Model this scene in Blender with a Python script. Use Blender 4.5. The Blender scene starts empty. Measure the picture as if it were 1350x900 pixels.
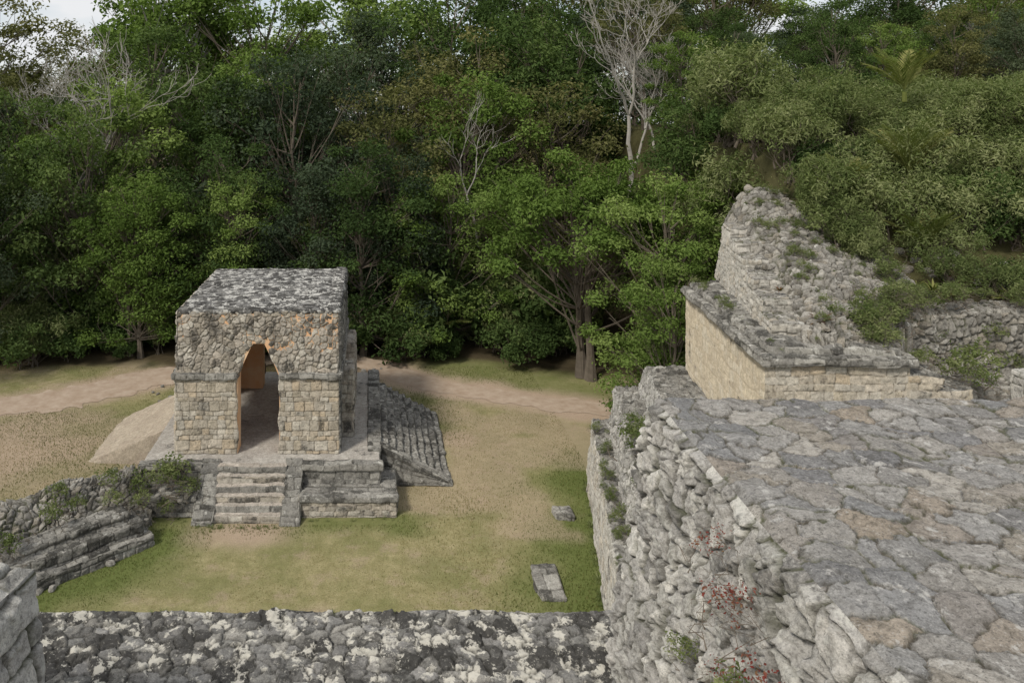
import bpy, math, random
import numpy as np
from mathutils import Vector
R=np.random.RandomState
scene=bpy.context.scene
CZ=15.0
# ------------------------------------------------------------------ noise
def hsh(ix,iy,s=0,iz=None):
    n=(ix.astype(np.int64)*374761393+iy.astype(np.int64)*668265263+int(s)*1274126177)
    if iz is not None: n=n+iz.astype(np.int64)*2147483629
    n&=0xffffffff
    n=((n^(n>>13))*1274126177)&0xffffffff
    n=((n^(n>>16))*2246822519)&0xffffffff
    n=n^(n>>15)
    return (n&0xffffff)/float(0xffffff)
def vn2(x,y,s=0):
    ix=np.floor(x);iy=np.floor(y);fx=x-ix;fy=y-iy
    fx=fx*fx*(3-2*fx);fy=fy*fy*(3-2*fy)
    a=hsh(ix,iy,s);b=hsh(ix+1,iy,s);c=hsh(ix,iy+1,s);d=hsh(ix+1,iy+1,s)
    return (a*(1-fx)+b*fx)*(1-fy)+(c*(1-fx)+d*fx)*fy
def fbm(x,y,s=0,o=4):
    t=0;a=.5;w=0
    for i in range(o):
        t=t+a*vn2(x*2**i,y*2**i,s+i);w+=a;a*=.5
    return t/w
def vn3(P,s=0):
    x,y,z=P[...,0],P[...,1],P[...,2]
    ix=np.floor(x);iy=np.floor(y);iz=np.floor(z);fx=x-ix;fy=y-iy;fz=z-iz
    fx=fx*fx*(3-2*fx);fy=fy*fy*(3-2*fy);fz=fz*fz*(3-2*fz)
    r=0
    for dx in (0,1):
        for dy in (0,1):
            for dz in (0,1):
                w=(fx if dx else 1-fx)*(fy if dy else 1-fy)*(fz if dz else 1-fz)
                r=r+w*hsh(ix+dx,iy+dy,s,iz+dz)
    return r
def sm(a,b,x):
    t=np.clip((x-a)/(b-a),0,1);return t*t*(3-2*t)
# ------------------------------------------------------------------ mesh / object helpers
def mk_mesh(name,V,F,attrs=None,mats=(),midx=None,smooth=True):
    me=bpy.data.meshes.new(name)
    V=np.asarray(V,dtype=np.float32);F=np.asarray(F,dtype=np.int32)
    me.vertices.add(len(V));me.vertices.foreach_set('co',V.ravel())
    me.loops.add(F.size);me.loops.foreach_set('vertex_index',F.ravel())
    me.polygons.add(len(F));me.polygons.foreach_set('loop_start',np.arange(0,F.size,F.shape[1],dtype=np.int32))
    if midx is not None: me.polygons.foreach_set('material_index',np.asarray(midx,dtype=np.int32))
    me.update(calc_edges=True)
    me.polygons.foreach_set('use_smooth',np.full(len(F),smooth,dtype=bool))
    for k,v in (attrs or {}).items():
        a=me.attributes.new(k,'FLOAT','POINT');a.data.foreach_set('value',np.asarray(v,dtype=np.float32).ravel())
    for m in mats: me.materials.append(m)
    return me
def mk_obj(name,me,parent=None,loc=(0,0,0),rot=0,sc=1.0):
    o=bpy.data.objects.new(name,me);scene.collection.objects.link(o)
    o.location=loc;o.rotation_euler=(0,0,rot)
    o.scale=(sc,sc,sc) if not isinstance(sc,tuple) else sc
    if parent: o.parent=parent
    return o
def empty(name):
    o=bpy.data.objects.new(name,None);scene.collection.objects.link(o);return o
# ------------------------------------------------------------------ material helpers
class NT:
    def __init__(s,name):
        s.m=bpy.data.materials.new(name);s.m.use_nodes=True;s.t=s.m.node_tree;s.t.nodes.clear()
    def n(s,t,**k):
        x=s.t.nodes.new(t)
        for a,b in k.items(): setattr(x,a,b)
        return x
    def l(s,a,b): s.t.links.new(a,b)
    def put(s,sock,v):
        if isinstance(v,bpy.types.NodeSocket): s.l(v,sock)
        elif isinstance(v,(tuple,list)): sock.default_value=tuple(v)+((1,) if len(v)==3 and len(sock.default_value)==4 else ())
        else: sock.default_value=v
    def noise(s,vec,scale,det=6,rough=.6):
        x=s.n('ShaderNodeTexNoise');x.inputs['Scale'].default_value=scale;x.inputs['Detail'].default_value=det
        x.inputs['Roughness'].default_value=rough;s.l(vec,x.inputs['Vector']);return x.outputs['Fac']
    def math(s,op,a,b=0.0,clamp=False):
        x=s.n('ShaderNodeMath',operation=op,use_clamp=clamp);s.put(x.inputs[0],a);s.put(x.inputs[1],b);return x.outputs[0]
    def mr(s,v,a,b,c=0.,d=1.):
        x=s.n('ShaderNodeMapRange');x.clamp=True
        for i,q in enumerate((v,a,b,c,d)): s.put(x.inputs[i],q)
        return x.outputs[0]
    def mix(s,f,a,b,mode='MIX'):
        x=s.n('ShaderNodeMix',data_type='RGBA',blend_type=mode);s.put(x.inputs[0],f);s.put(x.inputs[6],a);s.put(x.inputs[7],b);return x.outputs[2]
    def scale(s,c,f):
        vm=s.n('ShaderNodeVectorMath',operation='SCALE');s.l(c,vm.inputs[0]);s.put(vm.inputs['Scale'],f);return vm.outputs[0]
    def ramp(s,f,stops,interp='LINEAR'):
        x=s.n('ShaderNodeValToRGB');r=x.color_ramp;r.interpolation=interp
        while len(r.elements)<len(stops): r.elements.new(.5)
        for e,(p,c) in zip(r.elements,stops): e.position=p;e.color=tuple(c)+(1,)
        s.l(f,x.inputs[0]);return x.outputs[0]
    def attr(s,nm): return s.n('ShaderNodeAttribute',attribute_name=nm).outputs['Fac']
    def pos(s,scale=None):
        g=s.n('ShaderNodeNewGeometry').outputs['Position']
        if scale:
            x=s.n('ShaderNodeVectorMath',operation='MULTIPLY');s.l(g,x.inputs[0]);x.inputs[1].default_value=scale;return x.outputs[0]
        return g
    def out(s,col,rough=.95,bump=None,bs=.3,bd=.02):
        b=s.n('ShaderNodeBsdfDiffuse');s.put(b.inputs[0],col);b.inputs[1].default_value=.6
        if bump is not None:
            x=s.n('ShaderNodeBump');x.inputs['Strength'].default_value=bs;x.inputs['Distance'].default_value=bd
            s.l(bump,x.inputs['Height']);s.l(x.outputs[0],b.inputs['Normal'])
        o=s.n('ShaderNodeOutputMaterial');s.l(b.outputs[0],o.inputs[0]);return s.m
def stone_mat(name,cols,mortar,lich=.5,lc=(.038,.036,.032),white=.0,wc=(.56,.54,.48),ns=1.0,bs=.5,bd=.02,drip=0.,wtop=0.,speck=.5,sids=.22,moss=0.):
    t=NT(name);p=t.pos()
    n1=t.noise(p,.9*ns,5,.65);n2=t.noise(p,6*ns,6,.7);n3=t.noise(p,38*ns,3,.7)
    n=len(cols);base=t.ramp(t.attr('sid'),[((i+.5)/n,c) for i,c in enumerate(cols)])
    base=t.scale(base,t.mr(n2,.25,.75,.66,1.32))
    base=t.scale(base,t.mr(n3,.3,.7,.72,1.22))
    e=t.attr('edge')
    if white>0:
        nw=t.noise(p,2.6*ns,6,.72)
        base=t.mix(t.math('MULTIPLY',t.mr(nw,.62-.2*white,.68-.2*white),.85),base,wc)
    mixn=t.math('ADD',t.math('MULTIPLY',n1,.5),t.math('MULTIPLY',n2,.5))
    s2=t.attr('sid2')
    mixn=t.math('ADD',mixn,t.math('MULTIPLY',t.math('SUBTRACT',s2,.5),sids))
    if drip>0:
        nd=t.noise(t.pos((2.2,2.2,.35)),1.0,5,.7)
        mixn=t.math('ADD',mixn,t.math('MULTIPLY',t.math('SUBTRACT',nd,.5),drip))
    th=.68-.26*lich
    base=t.mix(t.math('MULTIPLY',t.mr(mixn,th,th+.1),.82),base,lc)
    if speck>0:
        ns1=t.noise(p,17*ns,3,.75)
        base=t.mix(t.math('MULTIPLY',t.mr(ns1,.57,.64),speck*.8),base,(.06,.058,.052))
        base=t.mix(t.math('MULTIPLY',t.mr(ns1,.42,.35),speck*.6),base,wc)
    if wtop>0:
        nw=t.noise(t.pos((1.1,1.,1.)),2.3*ns,8,.7)
        base=t.mix(t.math('MULTIPLY',t.mr(nw,.62-.16*wtop,.655-.16*wtop),.92),base,wc)
    en=t.math('ADD',e,t.mr(n2,.35,.65,-.3,.3),True)
    base=t.mix(t.math('MULTIPLY',t.math('SUBTRACT',1.0,en),.92),base,mortar)
    if moss>0:
        base=t.mix(t.math('MULTIPLY',t.math('SUBTRACT',1.,e),t.mr(n1,.5,.58,0,moss)),base,(.1,.12,.035))
    hb=t.math('ADD',t.math('MULTIPLY',n2,.6),t.math('MULTIPLY',n3,.5))
    return t.out(base,.95,hb,bs,bd)
# ------------------------------------------------------------------ masonry
def worley(x,y,s):
    ix=np.floor(x);iy=np.floor(y)
    best=np.full(x.shape,1e9);bx=np.zeros(x.shape);by=np.zeros(x.shape);bid=np.zeros(x.shape);bid2=np.zeros(x.shape)
    pts=[]
    for dx in (-1,0,1):
        for dy in (-1,0,1):
            cx=ix+dx;cy=iy+dy
            px=cx+.06+.88*hsh(cx,cy,s);py=cy+.06+.88*hsh(cx,cy,s+7)
            pts.append((px,py))
            d=(px-x)**2+(py-y)**2;m=d<best
            best=np.where(m,d,best);bx=np.where(m,px,bx);by=np.where(m,py,by)
            bid=np.where(m,hsh(cx,cy,s+13),bid);bid2=np.where(m,hsh(cx,cy,s+29),bid2)
    e=np.full(x.shape,1e9)
    for px,py in pts:
        ddx=px-bx;ddy=py-by;L=np.sqrt(ddx**2+ddy**2)
        d=((px+bx)/2-x)*ddx+((py+by)/2-y)*ddy
        d=np.where(L>1e-5,d/np.maximum(L,1e-5),1e9)
        e=np.minimum(e,d)
    return e,bid,bid2,x-bx,y-by
def blocks(a,b,size,rh,s):
    b2=b/rh+.28*np.sin(b/rh*2.1+s)+.16*(vn2(a/(size*2.2),b/rh*.4,s+3)-.5)*2
    r=np.floor(b2);fb=b2-r
    sz=.75+.6*hsh(r,r*0,s+41)
    x=a/(size*sz)+hsh(r,r*0,s+5)*7.3
    ix=np.floor(x)
    c=[ix+k+.04+.9*hsh(ix+k,r,s) for k in (-1,0,1,2)]
    cc=np.stack(c);dist=np.abs(cc-x[None]);k=np.argmin(dist,axis=0)
    cur=np.take_along_axis(cc,k[None],0)[0]
    e=np.full(x.shape,9.)
    for j in range(4):
        dd=np.abs(cc[j]-cur);e=np.where(dd>1e-6,np.minimum(e,np.abs((cc[j]+cur)/2-x)),e)
    cell=ix+k-1
    ey=np.minimum(fb,1-fb)*rh*.9;ex=e*size*sz
    e=np.minimum(ex,ey)-np.maximum(0,.03-np.maximum(ex,ey))*.4
    return e,hsh(cell,r,s+13),hsh(cell,r,s+29),(x-cur),(fb-.5)
def sheet(name,pos,lu,lv,mat,parent=None,res=.03,mode='rub',size=.3,rh=.25,amp=.04,gap=.035,seed=1,aspect=1.,mask=None,fall=.04,wob=0.,wf=1.2,facet=.5,rag=1.):
    nu=max(3,int(lu/res));nv=max(3,int(lv/res))
    u,v=np.meshgrid(np.linspace(0,1,nu+1),np.linspace(0,1,nv+1))
    A=u*lu;B=v*lv
    P=pos(u,v)
    N=np.cross(np.gradient(P,axis=1),np.gradient(P,axis=0));N/=np.maximum(np.linalg.norm(N,axis=-1,keepdims=True),1e-9)
    wa=A+size*.35*(fbm(A/size*1.3,B/size*1.3,seed+50,5)-.5)*(1.8*rag if mode=='rub' else .8)
    wb=B+size*.35*(fbm(A/size*1.3+9,B/size*1.3,seed+60,5)-.5)*(1.8*rag if mode=='rub' else .55)
    if mode=='rub':
        e,i1,i2,ox,oy=worley(wa/(size*aspect),wb/size,seed);e=e*size
    else:
        e,i1,i2,ox,oy=blocks(wa,wb,size,rh,seed)
    s=np.clip(e/gap,0,1);s=1-(1-s)**2.2
    h=amp*s*(.6+.5*i2)+amp*.8*s*(ox*(i1-.5)*2+oy*(i2-.5)*2)
    if facet>0:
        e2,j1,j2,px,py=worley(A/(size*.52)+i1*9,B/(size*.45)+i2*5,seed+90)
        h+=amp*facet*s*((j1-.5)*.5+px*(j2-.5)*2.2+py*(j1-.5)*2.2)*np.clip(e2*size*.5/.012,0,1)
    h+=amp*.5*(fbm(A/size*3.,B/size*3.,seed+70,5)-.5)*s
    bd=np.minimum(np.minimum(A,lu-A),np.minimum(B,lv-B))
    if mask is not None:
        md=mask(A,B);bd=np.minimum(bd,np.maximum(md,0))
    h=h*sm(0,fall,bd)
    P=P+N*h[...,None]
    if wob>0: P=P+wobf(P,wob,wf)
    idx=np.arange((nu+1)*(nv+1)).reshape(nv+1,nu+1)
    F=np.stack([idx[:-1,:-1],idx[:-1,1:],idx[1:,1:],idx[1:,:-1]],-1).reshape(-1,4)
    if mask is not None:
        mc=(md[:-1,:-1]+md[:-1,1:]+md[1:,1:]+md[1:,:-1]).ravel()/4
        F=F[mc>0]
    me=mk_mesh(name,P.reshape(-1,3),F,{'sid':i1,'sid2':i2,'edge':s},[mat])
    return mk_obj(name,me,parent)
def wobf(P,w,f):
    return np.stack([vn3(P*f,1)-.5,vn3(P*f,2)-.5,vn3(P*f,3)-.5],-1)*1.6*w+np.stack([vn3(P*f*3.1,4)-.5,vn3(P*f*3.1,5)-.5,vn3(P*f*3.1,6)-.5],-1)*1.*w
def quad(p0,p1,p2,p3):
    p0,p1,p2,p3=[np.array(p,dtype=float) for p in (p0,p1,p2,p3)]
    def f(u,v):
        u=u[...,None];v=v[...,None]
        return (p0*(1-u)+p1*u)*(1-v)+(p3*(1-u)+p2*u)*v
    lu=(np.linalg.norm(p1-p0)+np.linalg.norm(p2-p3))/2;lv=(np.linalg.norm(p3-p0)+np.linalg.norm(p2-p1))/2
    return f,max(lu,.05),max(lv,.05)
def prism(parent,B,T,faces='tSEW',mat=None,mats={},seed=1,opts={},**k):
    FQ={'S':(B[0],B[1],T[1],T[0]),'E':(B[1],B[2],T[2],T[1]),'N':(B[2],B[3],T[3],T[2]),'W':(B[3],B[0],T[0],T[3]),'t':(T[0],T[1],T[2],T[3])}
    nm={'S':'south_face','E':'east_face','N':'north_face','W':'west_face','t':'top_course'}
    for i,c in enumerate(faces):
        f,lu,lv=quad(*FQ[c]);kk=dict(k);kk.update(opts.get(c,{}))
        sheet(nm[c],f,lu,lv,mats.get(c,mat),parent,seed=seed*10+i,**kk)
def sbox(parent,x0,x1,y0,y1,z0,z1,faces='tSEW',mat=None,inset=0.,**k):
    B=[(x0,y0,z0),(x1,y0,z0),(x1,y1,z0),(x0,y1,z0)]
    i=inset;T=[(x0+i,y0+i,z1),(x1-i,y0+i,z1),(x1-i,y1-i,z1),(x0+i,y1-i,z1)]
    prism(parent,B,T,faces,mat,**k)
def extr(name,prof,y0,y1,mat,parent):
    n=len(prof);V=[(x,y0,z) for x,z in prof]+[(x,y1,z) for x,z in prof]
    F=[tuple(range(n)),tuple(range(2*n-1,n-1,-1))]+[(i,i+n,(i+1)%n+n,(i+1)%n) for i in range(n)]
    me=bpy.data.meshes.new(name);me.from_pydata(V,[],F);me.materials.append(mat)
    import bmesh
    bm=bmesh.new();bm.from_mesh(me);bmesh.ops.recalc_face_normals(bm,faces=bm.faces);bm.to_mesh(me);bm.free()
    return mk_obj(name,me,parent)
# ------------------------------------------------------------------ materials
M_cream=stone_mat('cream_masonry',[(.48,.42,.32),(.54,.48,.39),(.4,.35,.27),(.58,.53,.44),(.45,.41,.34),(.52,.43,.31)],(.2,.17,.13),lich=.38,drip=.4,bs=.5,ns=1.3,speck=.45)
M_upper=stone_mat('rubble_masonry',[(.44,.39,.31),(.52,.46,.38),(.35,.31,.25),(.56,.52,.44),(.41,.37,.31)],(.2,.175,.14),lich=.55,drip=.5,bs=.6,ns=1.3,speck=.5)
M_dark=stone_mat('weathered_and_shaded_stone',[(.26,.245,.215),(.33,.31,.27),(.19,.18,.16),(.38,.36,.315)],(.065,.06,.048),lich=.6,white=.18,drip=.2,speck=.5)  # weathered stone; also paints the shaded east side of the arch
M_roof=stone_mat('lichen_roof_plaster',[(.22,.21,.19),(.28,.27,.25),(.16,.155,.145)],(.06,.058,.052),lich=.85,lc=(.032,.03,.028),wtop=.62,wc=(.55,.53,.48),ns=1.2,bs=.7)
M_ledge=stone_mat('lichen_ledge_stone',[(.25,.24,.22),(.32,.305,.28),(.18,.175,.16),(.36,.34,.3)],(.035,.033,.028),lich=.8,lc=(.036,.034,.031),wtop=.54,wc=(.62,.585,.5),ns=1.9,bs=.9,speck=.4)
M_terr=stone_mat('terrace_paving_stone',[(.25,.245,.235),(.34,.32,.285),(.19,.185,.18),(.3,.29,.27),(.33,.28,.22),(.22,.215,.21),(.4,.37,.32),(.27,.265,.255),(.3,.27,.225)],(.07,.062,.048),lich=.5,lc=(.085,.083,.082),white=.22,wc=(.5,.48,.44),ns=2.4,bs=1.0,bd=.022,speck=.7,sids=.1,moss=.5)
M_wall=stone_mat('grey_rubble_wall_stone',[(.4,.38,.345),(.52,.49,.44),(.3,.285,.26),(.46,.44,.39),(.6,.57,.51)],(.06,.054,.04),lich=.42,lc=(.085,.08,.073),white=.35,ns=2.2,bs=1.0,bd=.022,speck=.5,moss=.4)
M_tier=stone_mat('pale_tier_wall_stone',[(.46,.43,.37),(.54,.505,.44),(.38,.36,.31),(.49,.44,.36)],(.15,.135,.11),lich=.36,white=.2,drip=.3,speck=.4)
M_stucco=stone_mat('yellow_stucco_wall',[(.56,.48,.35),(.52,.44,.32),(.58,.51,.39)],(.42,.35,.25),lich=.2,drip=.42,speck=.4)
M_mound=stone_mat('rubble_core_stone',[(.28,.26,.225),(.37,.345,.3),(.21,.195,.17),(.43,.405,.355),(.32,.285,.23)],(.05,.044,.032),lich=.48,lc=(.075,.07,.06),white=.1,speck=.45,moss=.6)
M_step=stone_mat('pale_stair_stone',[(.44,.385,.32),(.5,.445,.375),(.39,.345,.29)],(.22,.19,.15),lich=.32,speck=.45)
M_plat=stone_mat('platform_floor_stone',[(.42,.385,.335),(.46,.425,.37),(.38,.345,.3)],(.3,.27,.23),lich=.3)
M_ramp=stone_mat('packed_earth_ramp',[(.4,.33,.25),(.44,.37,.28)],(.37,.31,.23),lich=.12)
t=NT('orange_interior_stucco');p=t.pos();n1=t.noise(p,1.4,6);n2=t.noise(p,14,6)
M_inner=t.out(t.mix(t.mr(n1,.35,.65),(.72,.43,.23),(.76,.57,.38)),.95,n2,.4)
# leaves
def leaf_mat(name,c0,c1,c2,trans=.28,objvar=.4,g=.86):
    f3=lambda c:(c[0]*g*1.,c[1]*g*.9,c[2]*g*1.05)
    t=NT(name);ti=t.attr('tint');oi=t.n('ShaderNodeObjectInfo').outputs['Random']
    f=t.math('ADD',t.math('MULTIPLY',ti,1-objvar),t.math('MULTIPLY',oi,objvar))
    col=t.ramp(f,[(.1,f3(c0)),(.5,f3(c1)),(.9,f3(c2))])
    b=t.n('ShaderNodeBsdfDiffuse');t.l(col,b.inputs[0])
    tr=t.n('ShaderNodeBsdfTranslucent');t.l(t.mix(1.,col,(1.15,1.3,.55),'MULTIPLY'),tr.inputs[0])
    m=t.n('ShaderNodeMixShader');m.inputs[0].default_value=trans;t.l(b.outputs[0],m.inputs[1]);t.l(tr.outputs[0],m.inputs[2])
    o=t.n('ShaderNodeOutputMaterial');t.l(m.outputs[0],o.inputs[0]);return t.m
L_a=leaf_mat('forest_leaves',(.045,.08,.025),(.09,.155,.042),(.19,.28,.08))
L_d=leaf_mat('dusky_leaves',(.05,.08,.042),(.095,.14,.068),(.17,.225,.11))
L_b=leaf_mat('bright_leaves',(.08,.14,.028),(.15,.245,.05),(.27,.38,.1),g=.97)
L_y2=leaf_mat('olive_leaves',(.08,.1,.03),(.155,.18,.06),(.27,.28,.1))
L_s=leaf_mat('shrub_leaves',(.08,.125,.035),(.165,.22,.07),(.31,.36,.15),objvar=.3,g=1.)
L_g=leaf_mat('grass_blades_green',(.1,.14,.03),(.14,.18,.045),(.22,.23,.08),objvar=0,g=.98)
L_y=leaf_mat('grass_blades_dry',(.2,.195,.08),(.29,.265,.11),(.38,.35,.16),objvar=0,g=1.)
L_r=leaf_mat('red_leaves',(.2,.04,.03),(.32,.1,.07),(.3,.2,.1),objvar=0)
L_p=leaf_mat('palm_leaves',(.12,.17,.04),(.22,.27,.07),(.38,.4,.13),objvar=.2)
L_br=leaf_mat('bromeliad_leaves',(.08,.09,.02),(.15,.1,.03),(.24,.08,.045),objvar=.2)
t=NT('bark');p=t.pos();n1=t.noise(p,3,4)
M_bark=t.out(t.mix(n1,(.08,.066,.05),(.24,.2,.155)))
t=NT('pale_bark');p=t.pos();n1=t.noise(p,2,4)
M_pale=t.out(t.mix(n1,(.3,.28,.24),(.54,.5,.44)))
# ------------------------------------------------------------------ vegetation
def tube(pts,rad,sides=6):
    pts=np.array(pts,float);n=len(pts);d=np.gradient(pts,axis=0);d/=np.maximum(np.linalg.norm(d,axis=1,keepdims=True),1e-6)
    a=np.cross(d,[.31,.17,.93]);bad=np.linalg.norm(a,axis=1)<.15;a[bad]=np.cross(d[bad],[1,0,0]);a/=np.linalg.norm(a,axis=1,keepdims=True);b=np.cross(d,a)
    th=np.arange(sides)*2*np.pi/sides
    V=pts[:,None]+np.array(rad)[:,None,None]*(np.cos(th)[None,:,None]*a[:,None]+np.sin(th)[None,:,None]*b[:,None])
    F=[]
    for i in range(n-1):
        for j in range(sides): F.append((i*sides+j,i*sides+(j+1)%sides,(i+1)*sides+(j+1)%sides,(i+1)*sides+j))
    return V.reshape(-1,3),np.array(F)
def joinm(parts):
    Vs=[];Fs=[];o=0
    for V,F in parts: Vs.append(V);Fs.append(F+o);o+=len(V)
    return np.concatenate(Vs),np.concatenate(Fs)
def leaves(C,N,size,rs,ratio=.5,fold=.12):
    n=len(C);N=N/np.maximum(np.linalg.norm(N,axis=1,keepdims=True),1e-6)
    r=rs.normal(size=(n,3));T=np.cross(N,r);T/=np.maximum(np.linalg.norm(T,axis=1,keepdims=True),1e-6);Bn=np.cross(N,T)
    s=(size*rs.uniform(.6,1.25,n))[:,None]
    V=np.stack([C-T*s*.5,C+Bn*s*ratio*.5+N*s*fold,C+T*s*.5-N*s*.06,C-Bn*s*ratio*.5+N*s*fold],1)
    return V.reshape(-1,3),np.arange(4*n).reshape(n,4)
def tree_mesh(name,seed,H=14.,cr=4.2,base=3.,ncl=60,nl=330,ls=.22,lm=L_a,ratio=.5,trunk=.22,bark=None,clr=(.2,.36),multi=1,flat=.62,upb=.7,low=-.35,full=False):
    rs=R(seed);parts=[]
    tops=[]
    for k in range(multi):
        off=rs.normal(size=2)*(.25*(multi>1));lean=rs.normal(size=2)*cr*(.12 if multi==1 else .3)
        zs=np.linspace(0,H*.8,9);pt=np.stack([off[0]+lean[0]*(zs/H)**1.3+rs.normal(size=9)*.1*(zs>0),off[1]+lean[1]*(zs/H)**1.3+rs.normal(size=9)*.1*(zs>0),zs],1)
        rr=trunk*(1-.82*zs/(H*.8));rr[0]*=1.5;parts.append(tube(pt,rr,7));tops.append(pt)
    hz=(H-base)/2;zc=base+hz
    LC=[];LN=[];LT=[]
    for i in range(ncl):
        d=rs.normal(size=3);d/=np.linalg.norm(d)
        if d[2]<low: d[2]*=-.6
        rr=rs.uniform(.3,1.0)**.6
        if full and d[2]<.2:
            hh=math.hypot(d[0],d[1]);q_=rs.uniform(.75,1.)/hh;d[0]*=q_;d[1]*=q_
        sh=1+.25*math.sin(3*math.atan2(d[1],d[0])+seed)
        c=np.array([d[0]*cr*rr*sh,d[1]*cr*rr*sh,zc+d[2]*hz*rr])
        rc=cr*rs.uniform(*clr)*(1.1-.3*rr)
        pt=tops[i%multi];zt=max(base*.6,c[2]-rs.uniform(.8,2.5)*cr*.35);j=min(8,max(1,int(zt/(H*.8)*8)));p0=pt[j]
        mid=(p0+c)/2+np.array([0,0,-.12*np.linalg.norm(c-p0)])+rs.normal(size=3)*.15
        ts=np.linspace(0,1,6)[:,None];q=(1-ts)**2*p0+2*ts*(1-ts)*mid+ts**2*c
        parts.append(tube(q,np.linspace(trunk*.27,trunk*.05,6),4))
        for _ in range(2):
            e=c+rs.normal(size=3)*rc*.6;parts.append(tube(np.array([q[3],(q[4]+e)/2,e]),[trunk*.12,trunk*.07,trunk*.03],3))
        n=int(nl*rs.uniform(.6,1.3));g=rs.normal(size=(n,3));g/=np.linalg.norm(g,axis=1,keepdims=True)
        ra=rs.uniform(.25,1.,n)**.5*(1+.25*rs.normal(size=n))
        q2=g*ra[:,None]*rc*np.array([1.,1.,flat])
        LC.append(c+q2);LN.append(g*.6+np.array([0,0,upb])+rs.normal(size=(n,3))*.55)
        ct=rs.uniform();LT.append(np.clip(.6*ct+.4*rs.uniform(size=n),0,1))
    V1,F1=joinm(parts);V2,F2=leaves(np.concatenate(LC),np.concatenate(LN),ls,rs,ratio)
    V=np.concatenate([V1,V2]);F=np.concatenate([F1,F2+len(V1)])
    tint=np.concatenate([np.zeros(len(V1)),np.repeat(np.concatenate(LT),4)])
    return mk_mesh(name,V,F,{'tint':tint},[bark or M_bark,lm],np.concatenate([np.zeros(len(F1)),np.ones(len(F2))]),False)
def bare_mesh(name,seed,H=12.,r0=.22,spread=.42,depth=5,mat=None):
    rs=R(seed);parts=[]
    def br(p,d,L,r,k):
        n=6;pts=[p];dd=d.copy()
        for i in range(n):
            dd=dd+rs.normal(size=3)*.17+np.array([0,0,.08]);dd/=np.linalg.norm(dd);pts.append(pts[-1]+dd*L/n)
        parts.append(tube(np.array(pts),np.linspace(r,r*.62,n+1),5 if k>2 else 3))
        if k<=0: return
        for j in range(rs.randint(2,5)):
            st=pts[-1] if j<2 else pts[rs.randint(2,n)]
            nd=dd+rs.normal(size=3)*spread;nd[2]=abs(nd[2]);nd/=np.linalg.norm(nd)
            br(st,nd,L*rs.uniform(.55,.85),max(r*.55,.013),k-1)
    br(np.zeros(3),np.array([.05,0,1.]),H*.34,r0,depth)
    V,F=joinm(parts);return mk_mesh(name,V,F,{},[mat or M_pale],None,True)
def blades(name,mat,n=24,L=.6,w=.05,arch=.8,up=.8,seed=1,stem=0.):
    rs=R(seed);Vs=[];Fs=[];T=[];o=0
    for i in range(n):
        a=rs.uniform(0,6.283);el=rs.uniform(.25,1.)*up*1.35;l=L*rs.uniform(.6,1.1);k=7
        s=np.linspace(0,1,k);e=el-arch*s*1.3
        dx=np.cumsum(np.cos(e))*l/k;dz=np.cumsum(np.sin(e))*l/k+stem
        ww=w*np.array([.7,1,1,.9,.7,.4,.03])
        c=np.stack([np.cos(a)*dx,np.sin(a)*dx,dz],1);side=np.array([-np.sin(a),np.cos(a),0])
        V=np.stack([c-side*ww[:,None]/2+[0,0,w*.15],c+side*ww[:,None]/2+[0,0,w*.15]],1).reshape(-1,3)
        F=[(o+2*j,o+2*j+1,o+2*j+3,o+2*j+2) for j in range(k-1)];o+=2*k;Vs.append(V);Fs+=F;T+=[rs.uniform()]*(2*k)
    return mk_mesh(name,np.concatenate(Vs),np.array(Fs),{'tint':T},[mat],None,False)
def palm_mesh(name,seed,nf=14,L=2.2,stem=.4):
    rs=R(seed);parts=[];VV=[];FF=[];T=[];o=0
    parts.append(tube([[0,0,0],[0,0,stem*.5],[0,0,stem]],[.1,.09,.08],6))
    for i in range(nf):
        a=i*2.4+rs.uniform(-.3,.3);el=rs.uniform(.8,1.5);k=16;s=np.linspace(0,1,k);e=el-s*.8
        l=L*rs.uniform(.8,1.1);dx=np.cumsum(np.cos(e))*l/k;dz=np.cumsum(np.sin(e))*l/k+stem
        c=np.stack([np.cos(a)*dx,np.sin(a)*dx,dz],1);side=np.array([-math.sin(a),math.cos(a),0]);fw=np.gradient(c,axis=0);fw/=np.linalg.norm(fw,axis=1,keepdims=True)
        parts.append(tube(c,np.linspace(.02,.005,k),3));tt=rs.uniform()
        for j in range(2,k):
            ll=.28*L*math.sin(math.pi*(.15+.8*s[j]))
            for sg in (-1,1):
                for q in (0,.5):
                    p0=c[j]-fw[j]*q*l/k;tip=p0+(side*sg*.6+fw[j]*.9)*ll+np.array([0,0,-.12*ll+.1*ll*rs.normal()])
                    m=(p0+tip)/2;w=fw[j]*.024*L/2
                    VV+=[p0,m+w,tip,m-w];FF.append((o,o+1,o+2,o+3));o+=4;T+=[tt]*4
    V1,F1=joinm(parts);V=np.concatenate([V1,np.array(VV)]);F=np.concatenate([F1,np.array(FF)+len(V1)])
    return mk_mesh(name,V,F,{'tint':[.4]*len(V1)+T},[L_p],None,False)
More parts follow.
